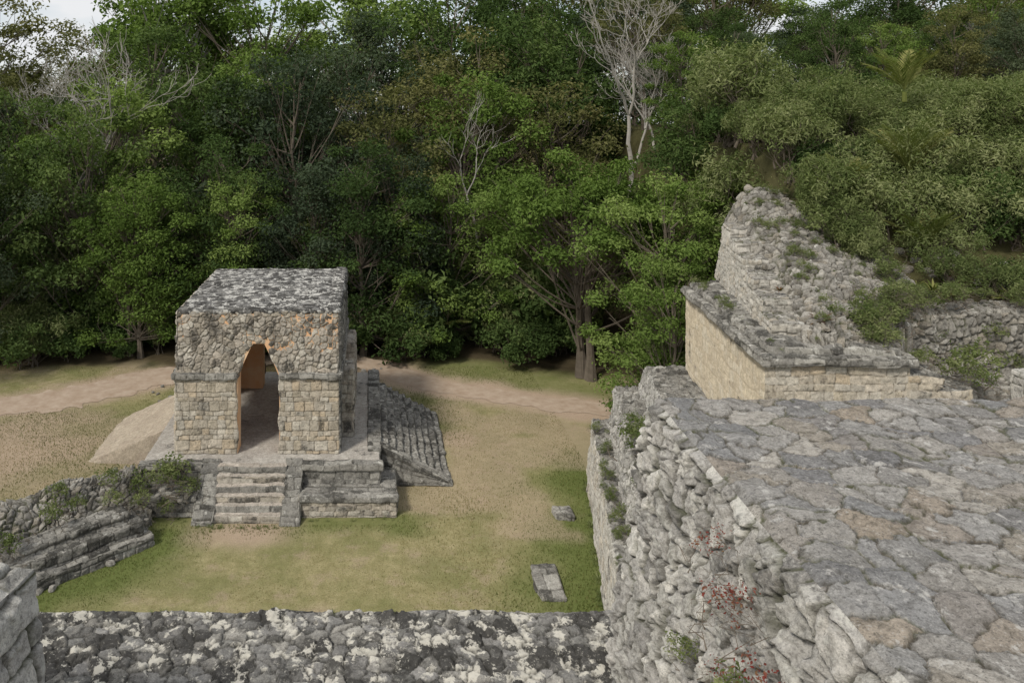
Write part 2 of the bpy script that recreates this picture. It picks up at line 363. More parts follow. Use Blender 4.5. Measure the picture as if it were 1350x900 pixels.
TV=[tree_mesh('tree_proto_a',1,14,4.4,.3,76,225,.25,L_a,low=-1,full=True,trunk=.18),
    tree_mesh('tree_proto_b',2,14,4.1,.6,74,230,.23,L_b,clr=(.18,.32),low=-1,full=True,trunk=.17),
    tree_mesh('tree_proto_c',3,14,4.6,.3,78,220,.25,L_d,clr=(.2,.34),low=-1,full=True,trunk=.18),
    tree_mesh('tree_proto_d',4,14,3.9,2.2,54,240,.27,L_a,ratio=.4,clr=(.22,.38)),
    tree_mesh('tree_proto_e',5,14,4.8,3.0,54,220,.22,L_y2,multi=2,clr=(.16,.3)),
    tree_mesh('tree_proto_f',6,14,4.2,3.5,46,220,.25,L_b,ratio=.6,clr=(.2,.33),bark=M_pale),
    tree_mesh('tree_proto_g',7,14,4.5,.4,74,215,.24,L_y2,clr=(.18,.32),low=-1,full=True,trunk=.17)]
SH=[tree_mesh('shrub_proto_a',11,2.6,1.7,.2,32,120,.19,L_s,ratio=.26,trunk=.03,multi=4,clr=(.2,.34),flat=1.,upb=.4),
    tree_mesh('shrub_proto_b',12,3.2,1.5,.3,32,120,.21,L_s,ratio=.22,trunk=.03,multi=5,clr=(.18,.34),flat=1.3,upb=.3),
    tree_mesh('shrub_proto_c',13,2.0,1.5,.1,26,150,.18,L_a,ratio=.5,trunk=.03,multi=3,clr=(.25,.4),flat=.8,upb=.5)]
# ------------------------------------------------------------------ terrain
def hill(x,y):
    z=7.0+.6*(y-24.2)+.1*(x-15.5)
    z=np.minimum(z,12.9+.03*(x-15)+.6*(fbm(x*.2,y*.2,5)-.5))
    z=z+.7*(fbm(x*.45,y*.45,8)-.5)
    fx=sm(0,1,(x-(13.4+.12*(y-22)))/2.2)
    fy=1-sm(70,100,y)
    s=sm(22.5,24.6,y)
    return z*fx*fy*s
def hz(x,y): return float(hill(np.array(float(x)),np.array(float(y))))
xs=np.unique(np.concatenate([np.linspace(-400,-24,24),np.arange(-24,14,.25),np.arange(14,50,.5),np.linspace(50,400,24)]))
ys=np.unique(np.concatenate([np.linspace(-60,18,12),np.arange(18,52,.25),np.arange(52,102,1.),np.linspace(102,700,24)]))
X,Y=np.meshgrid(xs,ys)
PATH=np.array([(-60,33),(-30,37),(-18.2,40),(-14.7,41.8),(-11,44.8),(-6,47.3),(-1.2,47.2),(3,43.2),(7.5,40.9),(12,39.3),(18,38)],float)
def dpath(x,y):
    d=np.full(x.shape,1e9)
    for a,b in zip(PATH[:-1],PATH[1:]):
        v=b-a;t=np.clip(((x-a[0])*v[0]+(y-a[1])*v[1])/(v@v),0,1)
        d=np.minimum(d,np.hypot(x-a[0]-t*v[0],y-a[1]-t*v[1]))
    return d
def wallx(y): return 8.6+.207*(y-31.6)
def g_mask(x,y):
    n=fbm(x*.5,y*.5,21)
    d1=wallx(y)-x
    g=sm(3.6,.6,d1+2.5*(n-.5))*sm(36,33,y)
    g=np.maximum(g,sm(2.6,.3,np.abs((x+8)*.7-(y-26.5)*.7)+2*(n-.5))*(x<-5.5)*sm(29,28,y))
    g=np.maximum(g,sm(1.1,.2,np.abs(y-28.7)+2*(n-.5))*sm(-10,-8,x)*sm(2.5,1.2,x)*.7)
    g=np.maximum(g,.6*sm(.5,.78,fbm(x*.16+3,y*.16,33)+.012*(y-35)))
    g=np.maximum(g,sm(1.6,.2,np.abs(x+10)+3*(n-.5))*(y>30)*.5)
    return np.clip(g,0,1)
def litter(x,y): return sm(0,2.,y-(44.6+1.2*np.sin(x*.35)+2.5*(fbm(x*.3,y*.3,44)-.5)))
Z=hill(X,Y)+.06*(fbm(X*.3,Y*.3,2)-.5)
dp=dpath(X,Y);n=fbm(X*.6,Y*.6,12)
dirt=sm(2.6,1.0,dp+1.6*(n-.5))
dirt=np.maximum(dirt,.9*sm(1.9,.5,np.hypot((X+4.5)*.75,Y-28.1)+1.4*(n-.5)))
dirt=np.maximum(dirt,.8*sm(1.6,.3,np.hypot((X-3.9),(Y-36))+1.2*(n-.5)))
dirt=np.maximum(dirt,.85*sm(6.,2.,np.hypot((X+16)*.75,(Y-35))+5*(n-.5)))
dirt=np.maximum(dirt,.5*sm(.5,.64,fbm(X*.35+7,Y*.35,61,5)))
idx=np.arange(X.size).reshape(X.shape);F=np.stack([idx[:-1,:-1],idx[:-1,1:],idx[1:,1:],idx[1:,:-1]],-1).reshape(-1,4)
t=NT('dry_lawn_and_soil');p=t.pos()
n0=t.noise(p,.45,5,.6);n1=t.noise(p,2.4,6,.7);n2=t.noise(p,22,5,.8)
dry=t.mix(t.mr(n1,.3,.7),(.225,.2,.092),(.36,.315,.17))
dry=t.mix(t.math('MULTIPLY',t.mr(n0,.44,.6),.65),dry,(.175,.178,.07))
dry=t.mix(t.math('MULTIPLY',t.mr(t.noise(p,.8,6,.65),.54,.66),.55),dry,(.36,.28,.195))
gr=t.mix(n1,(.085,.11,.03),(.17,.19,.065))
c=t.mix(t.attr('green'),dry,gr)
di=t.mix(n1,(.36,.265,.185),(.45,.35,.26))
c=t.mix(t.attr('dirt'),c,di)
c=t.mix(t.attr('litter'),c,t.mix(n1,(.045,.038,.022),(.11,.085,.05)))
M_ground=t.out(t.scale(c,t.mr(n2,.25,.75,.6,1.4)),.95,n2,.6,.03)
hil=sm(.8,1.5,Z)
gm=np.maximum(g_mask(X,Y),hil)
me=mk_mesh('ground',np.stack([X,Y,Z],-1).reshape(-1,3),F,{'green':gm,'dirt':dirt*(1-hil),'litter':np.where(hil>.5,.75,litter(X,Y))},[M_ground])
mk_obj('ground',me)
def path_mesh():
    P=PATH[:-1]
    ts=np.linspace(0,len(P)-1,360);c=[]
    for q in ts:
        i=min(int(q),len(P)-2);f=q-i;p0=P[max(i-1,0)];p1=P[i];p2=P[i+1];p3=P[min(i+2,len(P)-1)]
        c.append(.5*((2*p1)+(-p0+p2)*f+(2*p0-5*p1+4*p2-p3)*f*f+(-p0+3*p1-3*p2+p3)*f**3))
    c=np.array(c);d=np.gradient(c,axis=0);d/=np.linalg.norm(d,axis=1,keepdims=True);nn=np.stack([-d[:,1],d[:,0]],1)
    W=(.95+.5*sm(-6,-14,c[:,0]));k=np.linspace(-1,1,9)
    s=ts*6
    wl=W*(1+.5*(fbm(s,s*0,3)-.5)*2);wr=W*(1+.5*(fbm(s+50,s*0,5)-.5)*2)
    V=np.zeros((len(c),9,3))
    for j,kk in enumerate(k):
        V[:,j,:2]=c+nn*(np.where(kk<0,wl,wr)*kk)[:,None];V[:,j,2]=.02+.06*(fbm(V[:,j,0]*.3,V[:,j,1]*.3,2)-.5)+.02*(1-abs(kk))
    idx=np.arange(len(c)*9).reshape(len(c),9);F=np.stack([idx[:-1,:-1],idx[1:,:-1],idx[1:,1:],idx[:-1,1:]],-1).reshape(-1,4)
    return V.reshape(-1,3),F[:,::-1]
t=NT('packed_dirt');p=t.pos();n1=t.noise(p,1.6,6,.7);n2=t.noise(p,20,5,.75)
M_path=t.out(t.mix(t.mr(n1,.3,.7),(.34,.25,.175),(.48,.385,.295)),.95,n2,.6,.03)
V,F=path_mesh();mk_obj('dirt_path',mk_mesh('dirt_path',V,F,{},[M_path]))
def grass(name,n,dens,seed,mat,h=(.04,.09),w=.012,box=(-22,9,21,46)):
    rs=R(seed);x=rs.uniform(box[0],box[1],n);y=rs.uniform(box[2],box[3],n)
    k=(rs.uniform(size=n)<dens(x,y))&(x<wallx(y)-.05)&~((x>-9)&(x<.9)&(y>28.6)&(y<41));x=x[k];y=y[k];n=len(x)
    a=rs.uniform(0,6.28,n);hh=rs.uniform(h[0],h[1],n);ln=rs.normal(size=(n,2))*.35*hh[:,None]
    c=np.stack([x,y,np.full(n,-.02)],1);sd=np.stack([np.cos(a),np.sin(a),a*0],1)*w
    tip=c+np.stack([ln[:,0],ln[:,1],hh+.02],1)
    V=np.stack([c-sd,c+sd,tip+sd*.2,tip-sd*.2],1).reshape(-1,3)
    mk_obj(name,mk_mesh(name,V,np.arange(4*n).reshape(n,4),{'tint':np.repeat(rs.uniform(size=n),4)},[mat],None,False))
grass('green_grass',170000,lambda x,y:np.clip(g_mask(x,y),0,1)*sm(1.,2.4,dpath(x,y)),5,L_g,(.04,.085),.014)
grass('dry_grass',190000,lambda x,y:.8*(1-g_mask(x,y))*sm(1.,2.4,dpath(x,y))*sm(.9,2.2,np.hypot((x+4.5)*.75,y-28.1)),6,L_y,(.02,.05),.012)
# ------------------------------------------------------------------ the arch building
A=empty('maya_arch_temple')
XL,XR,YF,YB,Z0,ZR=-7.59,-1.27,31.,39.,1.5,7.06
dl,dr,zs_,za=-5.22,-3.6,4.5,5.78;dm=(dl+dr)/2
def half_w(z):
    tt=np.clip((z-zs_)/(za-zs_),0,1)
    return (dr-dl)/2*(1-.72*tt**1.15)*np.where(z<zs_,1.,.97)
def door_mask(x0,z0,grow=.0):
    def f(a,b):
        x=x0+a;z=z0+b
        d=np.abs(x-dm+.04*np.sin(z*5))-half_w(z)
        return np.maximum(d,z-za)
    return f
def fr(nm,y,x0,x1,z0,z1,mat,lean=0,**k):
    f,lu,lv=quad((x0,y,z0),(x1,y,z0),(x1,y+lean,z1),(x0,y+lean,z1))
    sheet(nm,f,lu,lv,mat,A,mask=door_mask(x0,z0),**k)
fr('front_wall_lower',YF,XL-.06,XR+.0,Z0,4.42,M_cream,0.0,mode='blk',size=.34,rh=.25,amp=.05,gap=.03,seed=101,res=.022,wob=.03)
fr('front_wall_upper',YF+.02,XL+.03,XR,4.6,ZR,M_upper,.05,mode='rub',size=.25,amp=.08,gap=.045,seed=102,res=.022,wob=.05)
for s,(x0,x1) in enumerate([(XL-.16,dl+.0),(dr-.0,XR+.1)]):
    sbox(A,x0,x1,YF-.12,YF+.3,4.42,4.64,'tSEW',M_dark,mode='blk',size=.5,rh=.26,amp=.04,seed=110+s,res=.03,wob=.05)
def side(nm,x,sgn,mat1,zA,zB,seed,**k):
    y0,y1=YF,YB
    if sgn>0: f,lu,lv=quad((x,y0,zA),(x,y1,zA),(x,y1,zB),(x,y0,zB));ym=lambda a:y0+a
    else: f,lu,lv=quad((x,y1,zA),(x,y0,zA),(x,y0,zB),(x,y1,zB));ym=lambda a:y1-a
    def mk(a,b):
        y=ym(a);z=zA+b;return np.maximum(np.abs(y-35)-1.2,z-4.2)
    sheet(nm,f,lu,lv,mat1,A,mask=mk if zA<3 else None,seed=seed,res=.035,wob=.03,**k)
side('east_wall_lower',XR,1,M_dark,Z0,4.42,120,mode='blk',size=.36,rh=.27,amp=.06)  # east side's shade put into the colour: darker stone than the west walls
side('east_wall_upper',XR,1,M_dark,4.6,ZR,121,mode='rub',size=.26,amp=.08)  # same painted shade on the upper east wall
side('west_wall_lower',XL-.06,-1,M_cream,Z0,4.42,122,mode='blk',size=.36,rh=.27,amp=.06)
side('west_wall_upper',XL+.03,-1,M_upper,4.6,ZR,123,mode='rub',size=.26,amp=.08)
sbox(A,XR-.3,XR+.14,YF,YB+.1,4.4,4.66,'tSEN',M_dark,mode='blk',size=.55,rh=.26,amp=.03,seed=124,res=.035,wob=.03)
sbox(A,XL-.2,XL+.3,YF+.3,YB+.1,4.4,4.66,'tWN',M_dark,mode='blk',size=.55,rh=.26,amp=.03,seed=125,res=.035,wob=.03)
f,lu,lv=quad((XR,YB,Z0),(XL,YB,Z0),(XL,YB,ZR),(XR,YB,ZR))
sheet('north_wall',f,lu,lv,M_upper,A,mask=(lambda a,b:door_mask(0,Z0)(XR-a,b)),seed=126,res=.05,amp=.08)
def roof(u,v):
    x=XL+.03+(XR-XL-.03)*u;y=YF+.07+(YB-YF-.07)*v
    return np.stack([x,y,ZR+.1*np.sin(np.pi*u)*np.sin(np.pi*v)],-1)
sheet('roof',roof,XR-XL,YB-YF,M_roof,A,res=.035,mode='rub',size=.3,amp=.035,gap=.04,seed=130,wob=.04)
sbox(A,XL+.03,XR,YF+.03,YF+.5,ZR-.12,ZR+.05,'tSEW',M_roof,mode='blk',size=.35,rh=.18,amp=.05,seed=131,res=.03,wob=.045,wf=2.2)
sbox(A,XR-.45,XR+.03,YF+.4,YB,ZR-.12,ZR+.05,'tEWN',M_roof,mode='blk',size=.35,rh=.18,amp=.05,seed=132,res=.035,wob=.045,wf=2.2)
for s,(y0,y1) in enumerate([(32.6,33.8),(36.2,38.2)]):
    sbox(A,XR-.1,XR+.5,y0,y1,Z0,4.3,'tSEN',M_upper,mode='blk',size=.36,rh=.26,amp=.05,seed=140+s,res=.035,wob=.03)
zz=np.linspace(zs_,za,7)
ap=[(dl,Z0),(dl,zs_-.01)]+[(dm-float(half_w(z)),float(z)) for z in zz[1:]]+[(dm+float(half_w(z)),float(z)) for z in zz[:0:-1]]+[(dr,zs_-.01),(dr,Z0)]
for nm,y0,y1 in (('front_vault_wall',YF+.04,YF+.8),('back_vault_wall',YB-.8,YB-.06)):
    extr(nm,[(XL+.05,Z0)]+ap+[(XR-.05,Z0),(XR-.05,ZR-.1),(XL+.05,ZR-.1)],y0,y1,M_inner,A)
for s,(x0,x1) in enumerate([(XL+.05,-7.1),(-1.75,XR-.05)]):
    for k,(y0,y1,z0,z1) in enumerate([(31.81,33.8,Z0,6.),(36.2,38.19,Z0,6.),(33.8,36.2,4.2,6.)]):
        extr('chamber_wall',[(x0,z0),(x1,z0),(x1,z1),(x0,z1)],y0,y1,M_inner,A)
extr('chamber_vault',[(-7.1,4.7),(-4.7,6.2),(-4.1,6.2),(-1.75,4.7),(-1.75,6.3),(-1.4,6.3),(-1.4,6.94),(-7.4,6.94),(-7.4,6.3),(-7.1,6.3)],31.82,38.18,M_inner,A)
extr('wooden_lintel',[(dl-.2,4.6),(dr+.2,4.6),(dr+.2,4.75),(dl-.2,4.75)],37.3,37.45,M_bark,A)
# platform
sbox(A,-8.7,.3,30.1,40.6,.0,Z0,'tSENW',M_dark,mode='blk',size=.5,rh=.25,amp=.05,seed=150,res=.04,wob=.02,mats={'t':M_plat},opts={'t':dict(mode='rub',size=.6,amp=.012,gap=.05,res=.05)})
sbox(A,-.15,.36,31.2,40.6,1.45,1.6,'tSEW',M_dark,mode='blk',size=.5,rh=.3,amp=.03,seed=152,res=.04,wob=.03)
for s,(x0,x1) in enumerate([(-8.8,-6.4),(-2.62,.42)]):
    sbox(A,x0,x1,29.98,30.4,1.3,1.54,'tSEW',M_dark,mode='blk',size=.6,rh=.24,amp=.03,seed=155+s,res=.03,wob=.04)
    sbox(A,x0-.5 if s==0 else x0,x1 if s==0 else .92,29.1,30.2,0,.75,'tSEW',M_upper if s else M_dark,mode='blk',size=.45,rh=.25,amp=.05,seed=157+s,res=.03,wob=.04,mats={'t':M_dark})
    sbox(A,x0-.55 if s==0 else x0,x1 if s==0 else .98,29.02,29.4,.58,.78,'tSEW',M_dark,mode='blk',size=.6,rh=.22,amp=.03,seed=160+s,res=.03,wob=.04)
sbox(A,-.2,.92,30.1,31.6,0,.72,'tSE',M_dark,mode='blk',size=.45,rh=.25,amp=.05,seed=163,res=.04,wob=.03)
for i in range(6):
    sbox(A,-5.78,-3.2,28.72+.235*i,30.2,.25*i-.02,.25*(i+1),'tS',M_step,mode='blk',size=.6,rh=.3,amp=.03,gap=.025,seed=170+i,res=.025,wob=.03,wf=2,mats={'S':M_dark if i%2 else M_upper})
for s,(x0,x1) in enumerate([(-6.42,-5.74),(-3.26,-2.62)]):
    prism(A,[(x0-.03,28.5,0),(x1+.03,28.5,0),(x1,30.3,0),(x0,30.3,0)],[(x0,28.55,.14),(x1,28.55,.14),(x1,30.3,1.66),(x0,30.3,1.66)],'tSEW',M_dark,seed=180+s,mode='blk',size=.5,rh=.3,amp=.04,res=.03,wob=.03)
for i in range(9):
    x1=.35+.31*(i+1);z=1.5-.165*(i+.5)
    sbox(A,.25+.31*i-.03,x1,31.9,39.0,0,z,'tSE',M_dark,mode='blk',size=.45,rh=.31,amp=.05,gap=.04,seed=190+i,res=.035,wob=.05,wf=2,opts={'t':dict(mode='rub',size=.3,aspect=1.)})
prism(A,[(.3,31.55,0),(3.25,31.55,0),(3.25,32.,0),(.3,32.,0)],[(.3,31.6,1.6),(3.15,31.6,.15),(3.15,32.,.15),(.3,32.,1.6)],'tSE',M_dark,seed=201,mode='blk',size=.45,rh=.2,amp=.05,res=.035,wob=.03)
prism(A,[(-12.3,33.6,-.1),(-8.6,33.3,-.1),(-8.6,39.,-.1),(-12.3,38.6,-.1)],[(-12.1,33.8,-.05),(-8.6,33.5,1.45),(-8.6,38.8,1.45),(-12.1,38.4,-.05)],'tSW',M_ramp,seed=202,mode='rub',size=.5,amp=.02,res=.06,wob=.05)
sbox(A,-9.2,-8.4,39.3,40.5,0,1.7,'tSEW',M_dark,seed=203,size=.4,amp=.08,res=.05,wob=.08)
# low ruined wall
W=empty('ruined_low_wall')
def lw(off,z0,z1,a0,a1,seed,mat=M_dark,**k):
    d=np.array([3.55,3.25])/4.813;nn=np.array([-.675,.738]);o=np.array([-10.9,24.05])+nn*off
    p=[o+d*a0,o+d*a1,o+d*a1+nn*.7,o+d*a0+nn*.7]
    prism(W,[(q[0],q[1],z0) for q in p],[(q[0],q[1],z1) for q in p],'tSEW',mat,seed=seed,mode='blk',size=.45,rh=.22,amp=.055,res=.025,wob=.05,wf=1.8,**k)
lw(0,-.05,.42,-.3,4.7,210);lw(.3,.36,.82,0.,4.5,211);lw(.65,.75,1.12,.5,4.1,213);lw(.0,-.05,.35,-4.2,-.9,214,M_mound)
prism(W,[(-17.,19.8,0),(-7.9,28.3,0),(-8.5,30.5,0),(-18.6,22.4,0)],[(-17.8,21.9,1.4),(-9.0,29.7,1.5),(-8.95,30.2,1.5),(-18.3,22.3,1.4)],'tSEWN',M_mound,seed=212,mode='rub',size=.24,amp=.14,gap=.05,res=.028,wob=.2,wf=.9)
# ------------------------------------------------------------------ right-hand acropolis
T=empty('tiered_retaining_wall')
def tier(y0,y1,xw,xe,z0,z1,bat,mat,faces,seed,**k):
    B=[(xw(y0),y0,z0),(xe,y0,z0),(xe,y1,z0),(xw(y1),y1,z0)]
    TT=[(xw(y0)+bat,y0,z1),(xe,y0,z1),(xe,y1-bat,z1),(xw(y1)+bat,y1-bat,z1)]
    prism(T,B,TT,faces,mat,seed=seed,**k)
tier(12,31.9,lambda y:8.6+.207*(y-31.6),11.5,-.05,2.6,.12,M_tier,'tWN',220,mode='blk',size=.38,rh=.26,amp=.05,res=.035,wob=.07,mats={'t':M_dark},opts={'t':dict(mode='rub',size=.3,amp=.06)})
tier(12,31.2,lambda y:9.25+.215*(y-31.2),12.5,2.5,4.05,.25,M_wall,'tWN',221,mode='rub',size=.26,amp=.08,gap=.04,res=.03,wob=.1,mats={'t':M_dark})
tier(14,30.8,lambda y:10.3+.18*(y-30.8),30,3.9,5.0,.2,M_wall,'tWN',222,mode='rub',size=.27,amp=.06,gap=.04,res=.045,wob=.09,mats={'t':M_dark})
U=empty('stucco_acropolis_wall')
xw=lambda y:10.8+.136*(y-21.9)
prism(U,[(xw(21.9),21.9,4.9),(14.8,21.9,4.9),(14.8,30.3,4.9),(xw(30.3),30.3,4.9)],[(xw(21.9),21.9,7.94),(14.8,21.9,7.94),(14.8,30.3,7.94),(xw(30.3),30.3,7.94)],'SWN',M_stucco,seed=230,mode='blk',size=.36,rh=.28,amp=.02,gap=.025,res=.03,wob=.03,mats={'S':M_cream},opts={'S':dict(amp=.05,size=.4)})
prism(U,[(xw(21.7)-.12,21.7,7.9),(14.95,21.7,7.9),(14.95,30.4,7.9),(xw(30.4)-.12,30.4,7.9)],[(xw(21.7)-.1,21.72,8.12),(14.9,21.72,8.12),(14.9,30.4,8.12),(xw(30.4)-.1,30.4,8.12)],'tSEWN',M_dark,seed=231,mode='blk',size=.5,rh=.24,amp=.05,res=.035,wob=.06)
prism(U,[(xw(21.95)+.15,21.95,8.1),(14.6,21.95,8.1),(14.6,30.2,8.1),(xw(30.2)+.15,30.2,8.1)],[(xw(21.95)+.2,22.0,8.36),(14.5,22.0,8.34),(14.5,30.2,8.36),(xw(30.2)+.2,30.2,8.36)],'tSEWN',M_dark,seed=232,mode='blk',size=.45,rh=.3,amp=.06,res=.035,wob=.09)
sbox(U,14.7,15.6,21.85,24,4.9,7.62,'tSEW',M_cream,seed=233,mode='blk',size=.45,rh=.28,amp=.07,res=.035,wob=.1,mats={'t':M_dark})
sbox(U,15.5,16.5,21.8,24,4.9,7.25,'tSEW',M_cream,seed=234,mode='blk',size=.45,rh=.28,amp=.07,res=.035,wob=.1,mats={'t':M_dark})
xw2=lambda y:11.35+.235*(y-22.3)
for i,(y0,z1) in enumerate([(22.9,8.75),(24.2,9.1),(25.5,9.45),(26.9,9.8),(28.3,10.15),(29.5,10.45)]):
    prism(U,[(xw2(y0),y0,8.3),(xw2(y0)+1.0,y0,8.3),(xw2(31)+1.0,31,8.3),(xw2(31),31,8.3)],[(xw2(y0)+.03+.05*i,y0,z1),(xw2(y0)+1.,y0,z1),(xw2(31)+1.,31,z1),(xw2(31)+.03+.05*i,31,z1)],'tSW',M_tier,seed=240+i,mode='blk',size=.34,rh=.2,amp=.05,res=.03,wob=.05,mats={'t':M_mound})
def mound(u,v):
    y=22.15+9.9*v;w=2.7+2.1*sm(0,.35,v);x0=12.0+.235*(y-22.3)
    x=x0+w*u
    zw=8.15+.22*(y-22);zr=8.3+.33*(y-22)+.1;ze=7.9+.3*(y-22)
    ur=.26
    z=np.where(u<ur,zw+(zr-zw)*np.sin(np.clip(u/ur,0,1)*math.pi/2),zr+(ze-zr)*sm(0,1,(u-ur)/(1-ur)))
    z=z+.6*(fbm(x*.9,y*.9,77)-.5)*sm(0,.06,u)*sm(0,.08,v)
    z=np.where((u<=0)|(u>=1)|(v>=1),z-3,z);z=np.where(v<=0,z-.3,z)
    return np.stack([x,y,z],-1)
sheet('rubble_core_slope',mound,4.6,11,M_mound,U,res=.03,mode='rub',size=.25,amp=.14,gap=.06,seed=250,wob=.12,wf=.9,facet=.7)
RW=empty('rubble_boundary_wall')
sbox(RW,15.2,40,24.1,25.2,6.6,8.8,'tSE',M_mound,seed=260,mode='rub',size=.26,amp=.1,gap=.05,res=.035,wob=.16,wf=.7)
sbox(RW,16.3,40,22.6,24.3,4.9,6.9,'tS',M_mound,seed=261,mode='rub',size=.3,amp=.08,gap=.05,res=.05,wob=.1)
PO=empty('stone_pillar');sbox(PO,17.75,18.5,21.4,22.1,4.9,7.75,'tSEW',M_wall,seed=262,mode='blk',size=.4,rh=.35,amp=.05,res=.03,wob=.06)
# ------------------------------------------------------------------ near terraces
N1=empty('paved_stone_terrace')
prism(N1,[(1.98,.3,9.4),(8,.3,9.4),(8,7.5,9.4),(2.15,7.35,9.4)],[(2.24,.3,12.5),(8,.3,12.5),(8,6.85,12.5),(2.4,6.8,12.5)],'tWN',M_wall,seed=270,mode='rub',size=.18,amp=.075,gap=.026,res=.012,wob=.05,wf=1.4,fall=.05,aspect=1.1,facet=.65,
  mats={'t':M_terr},opts={'t':dict(size=.225,amp=.026,gap=.02,aspect=1.2,res=.0125,fall=.04,facet=.55,rag=1.5),'N':dict(res=.04)})
N2=empty('lichen_stone_ledge')
sbox(N2,-6,2.6,3.5,7.9,7.5,10.0,'tN',M_ledge,seed=280,mode='rub',size=.16,amp=.035,gap=.022,res=.014,wob=.022,wf=2.2,facet=.6,rag=1.4,opts={'N':dict(res=.05)})
N3=empty('corner_stone_parapet')
prism(N3,[(-4.6,3.,9.6),(-2.2,3.,9.6),(-2.2,5.7,9.6),(-4.6,5.7,9.6)],[(-4.5,3.,11.9),(-2.42,3.,11.9),(-2.36,5.5,11.8),(-4.5,5.5,11.8)],'tEN',M_wall,seed=290,mode='blk',size=.4,rh=.28,amp=.06,gap=.035,res=.014,wob=.06,wf=1.6,fall=.08)
# ------------------------------------------------------------------ loose stones
def rock(rs,c,s):
    n=6;th=np.linspace(0,np.pi,n+1);ph=np.arange(8)*np.pi/4
    V=[]
    for a in th:
        for b in ph: V.append((math.sin(a)*math.cos(b),math.sin(a)*math.sin(b),math.cos(a)))
    V=np.array(V);V=np.sign(V)*np.abs(V)**.7;V*=1+.22*(vn3(V*1.7+rs.uniform(0,99),3)-.5)[:,None]*2
    V=V*np.array([1,rs.uniform(.6,.95),rs.uniform(.4,.75)])*s
    a=rs.uniform(0,6.28);V=np.stack([V[:,0]*math.cos(a)-V[:,1]*math.sin(a),V[:,0]*math.sin(a)+V[:,1]*math.cos(a),V[:,2]+V[:,0]*rs.normal()*.2],1)+c
    F=[(i*8+j,i*8+(j+1)%8,(i+1)*8+(j+1)%8,(i+1)*8+j) for i in range(n) for j in range(8)]
    return V,np.array(F)[:,::-1]
def rocks(name,pts,smin,smax,mat,seed):
    rs=R(seed);parts=[];sid=[]
    for p in pts:
        v,f=rock(rs,np.array(p),rs.uniform(smin,smax));parts.append((v,f));sid+=[rs.uniform()]*len(v)
    V,F=joinm(parts);mk_obj(name,mk_mesh(name,V,F,{'sid':sid,'sid2':sid,'edge':np.ones(len(V))},[mat],None,False))
rs=R(9);u=rs.uniform(.02,.98,420);v=rs.uniform(.02,.95,420);mp=mound(u,v);mp[:,2]+=.06
rocks('rubble_stones',mp,.06,.2,M_mound,3)
pp=[]
for i in range(110):
    x=rs.uniform(15,22);y=rs.uniform(24.6,28.5);pp.append((x,y,hz(x,y)+.03))
rocks('hillside_stones',pp,.08,.22,M_mound,4)
pp=[(rs.uniform(-11.5,-9.2),rs.uniform(40,44),.05) for _ in range(14)]+[(-.2+rs.uniform(-1,1.),44+rs.uniform(-2,2),.05) for _ in range(16)]+[(rs.uniform(-9.5,-8.7),rs.uniform(36,40),.1) for _ in range(8)]
for i in range(60):
    a=rs.uniform(-4,4.8);o=rs.uniform(-.25,1.3);pp.append((-10.9+.737*a-.675*o,24.05+.675*a+.738*o,.08+.8*max(0,o)))
for i in range(26): pp.append((rs.uniform(-9.2,-6.6),rs.uniform(28.7,30.),rs.uniform(.5,.95)))
rocks('scattered_stones',pp,.07,.2,M_mound,5)
for i,(x0,x1,y0,y1,z) in enumerate([(6.7,7.35,28.9,29.5,.24),(5.15,5.95,24.2,25.9,.12)]):
    S=empty('cut_stone_block');sbox(S,x0,x1,y0,y1,-.02,z,'tSEWN',M_dark,seed=300+i,mode='blk',size=.6,rh=.5,amp=.04,res=.03,wob=.06)
# ------------------------------------------------------------------ plants
forest=empty('forest');rnd=random.Random(4)
def plant(name,me,x,y,sc,z=None,parent=None,rot=None,zs=1.):
    if z is None: z=hz(x,y)-.05
    return mk_obj(name,me,parent,(x,y,z),rnd.uniform(0,6.28) if rot is None else rot,(sc,sc,sc*zs))
rows=[(48.8,4.8,10.,14.5),(54.5,6.2,14,18),(63,7.6,18,22),(74,8.8,21.5,27),(88,10.5,26,31)]
for ri,(D,st,h0,h1) in enumerate(rows):
    x=-.62*D-8
    while x<.62*D+(26 if ri<3 else 20):
        px=x+rnd.uniform(-1.3,1.3);py=D+rnd.uniform(-1.8,2.2)
        g=hz(px,py)
        H=max(7.5,rnd.uniform(h0,h1)-g*.8)
        if ri>=2 and -34<px*80/py<-23: H*=.7
        if ri>=3 and 42<px*80/py<49: H*=.8
        if ri==0 and 6<px<17: x+=st;continue
        k=rnd.choice([0,0,1,2,2,6,3]) if ri<2 else rnd.choice([0,2,4,5,3,1,6])
        plant('forest_tree',TV[k],px,py,H/14*1.05,z=g-.1,parent=forest,zs=rnd.uniform(.92,1.08))
        x+=st*(.9 if g>2 else 1)
ug=empty('forest_undergrowth')
for i in range(120):
    x=rnd.uniform(-34,14);y=47.8+1.2*math.sin(x*.35)+1.3*math.sin(x*1.1+1)+rnd.uniform(-.8,2.)
    if -8<x<1.5: y+=1.8
    if x>4: y-=.6
    if 9.5<x<14 and y<47.5: continue
    plant('undergrowth_shrub',SH[rnd.choice([2,2,0,1])],x,y,rnd.uniform(.5,1.5),z=-.1,parent=ug)
for i in range(34):
    x=-33+1.4*i;plant('undergrowth_shrub',SH[rnd.choice([2,2,0,1])],x+rnd.uniform(-.6,.6),51.3+rnd.uniform(-1,1.5),rnd.uniform(1.7,2.8),z=-.1,parent=ug)
hs=empty('hillside_shrubs')
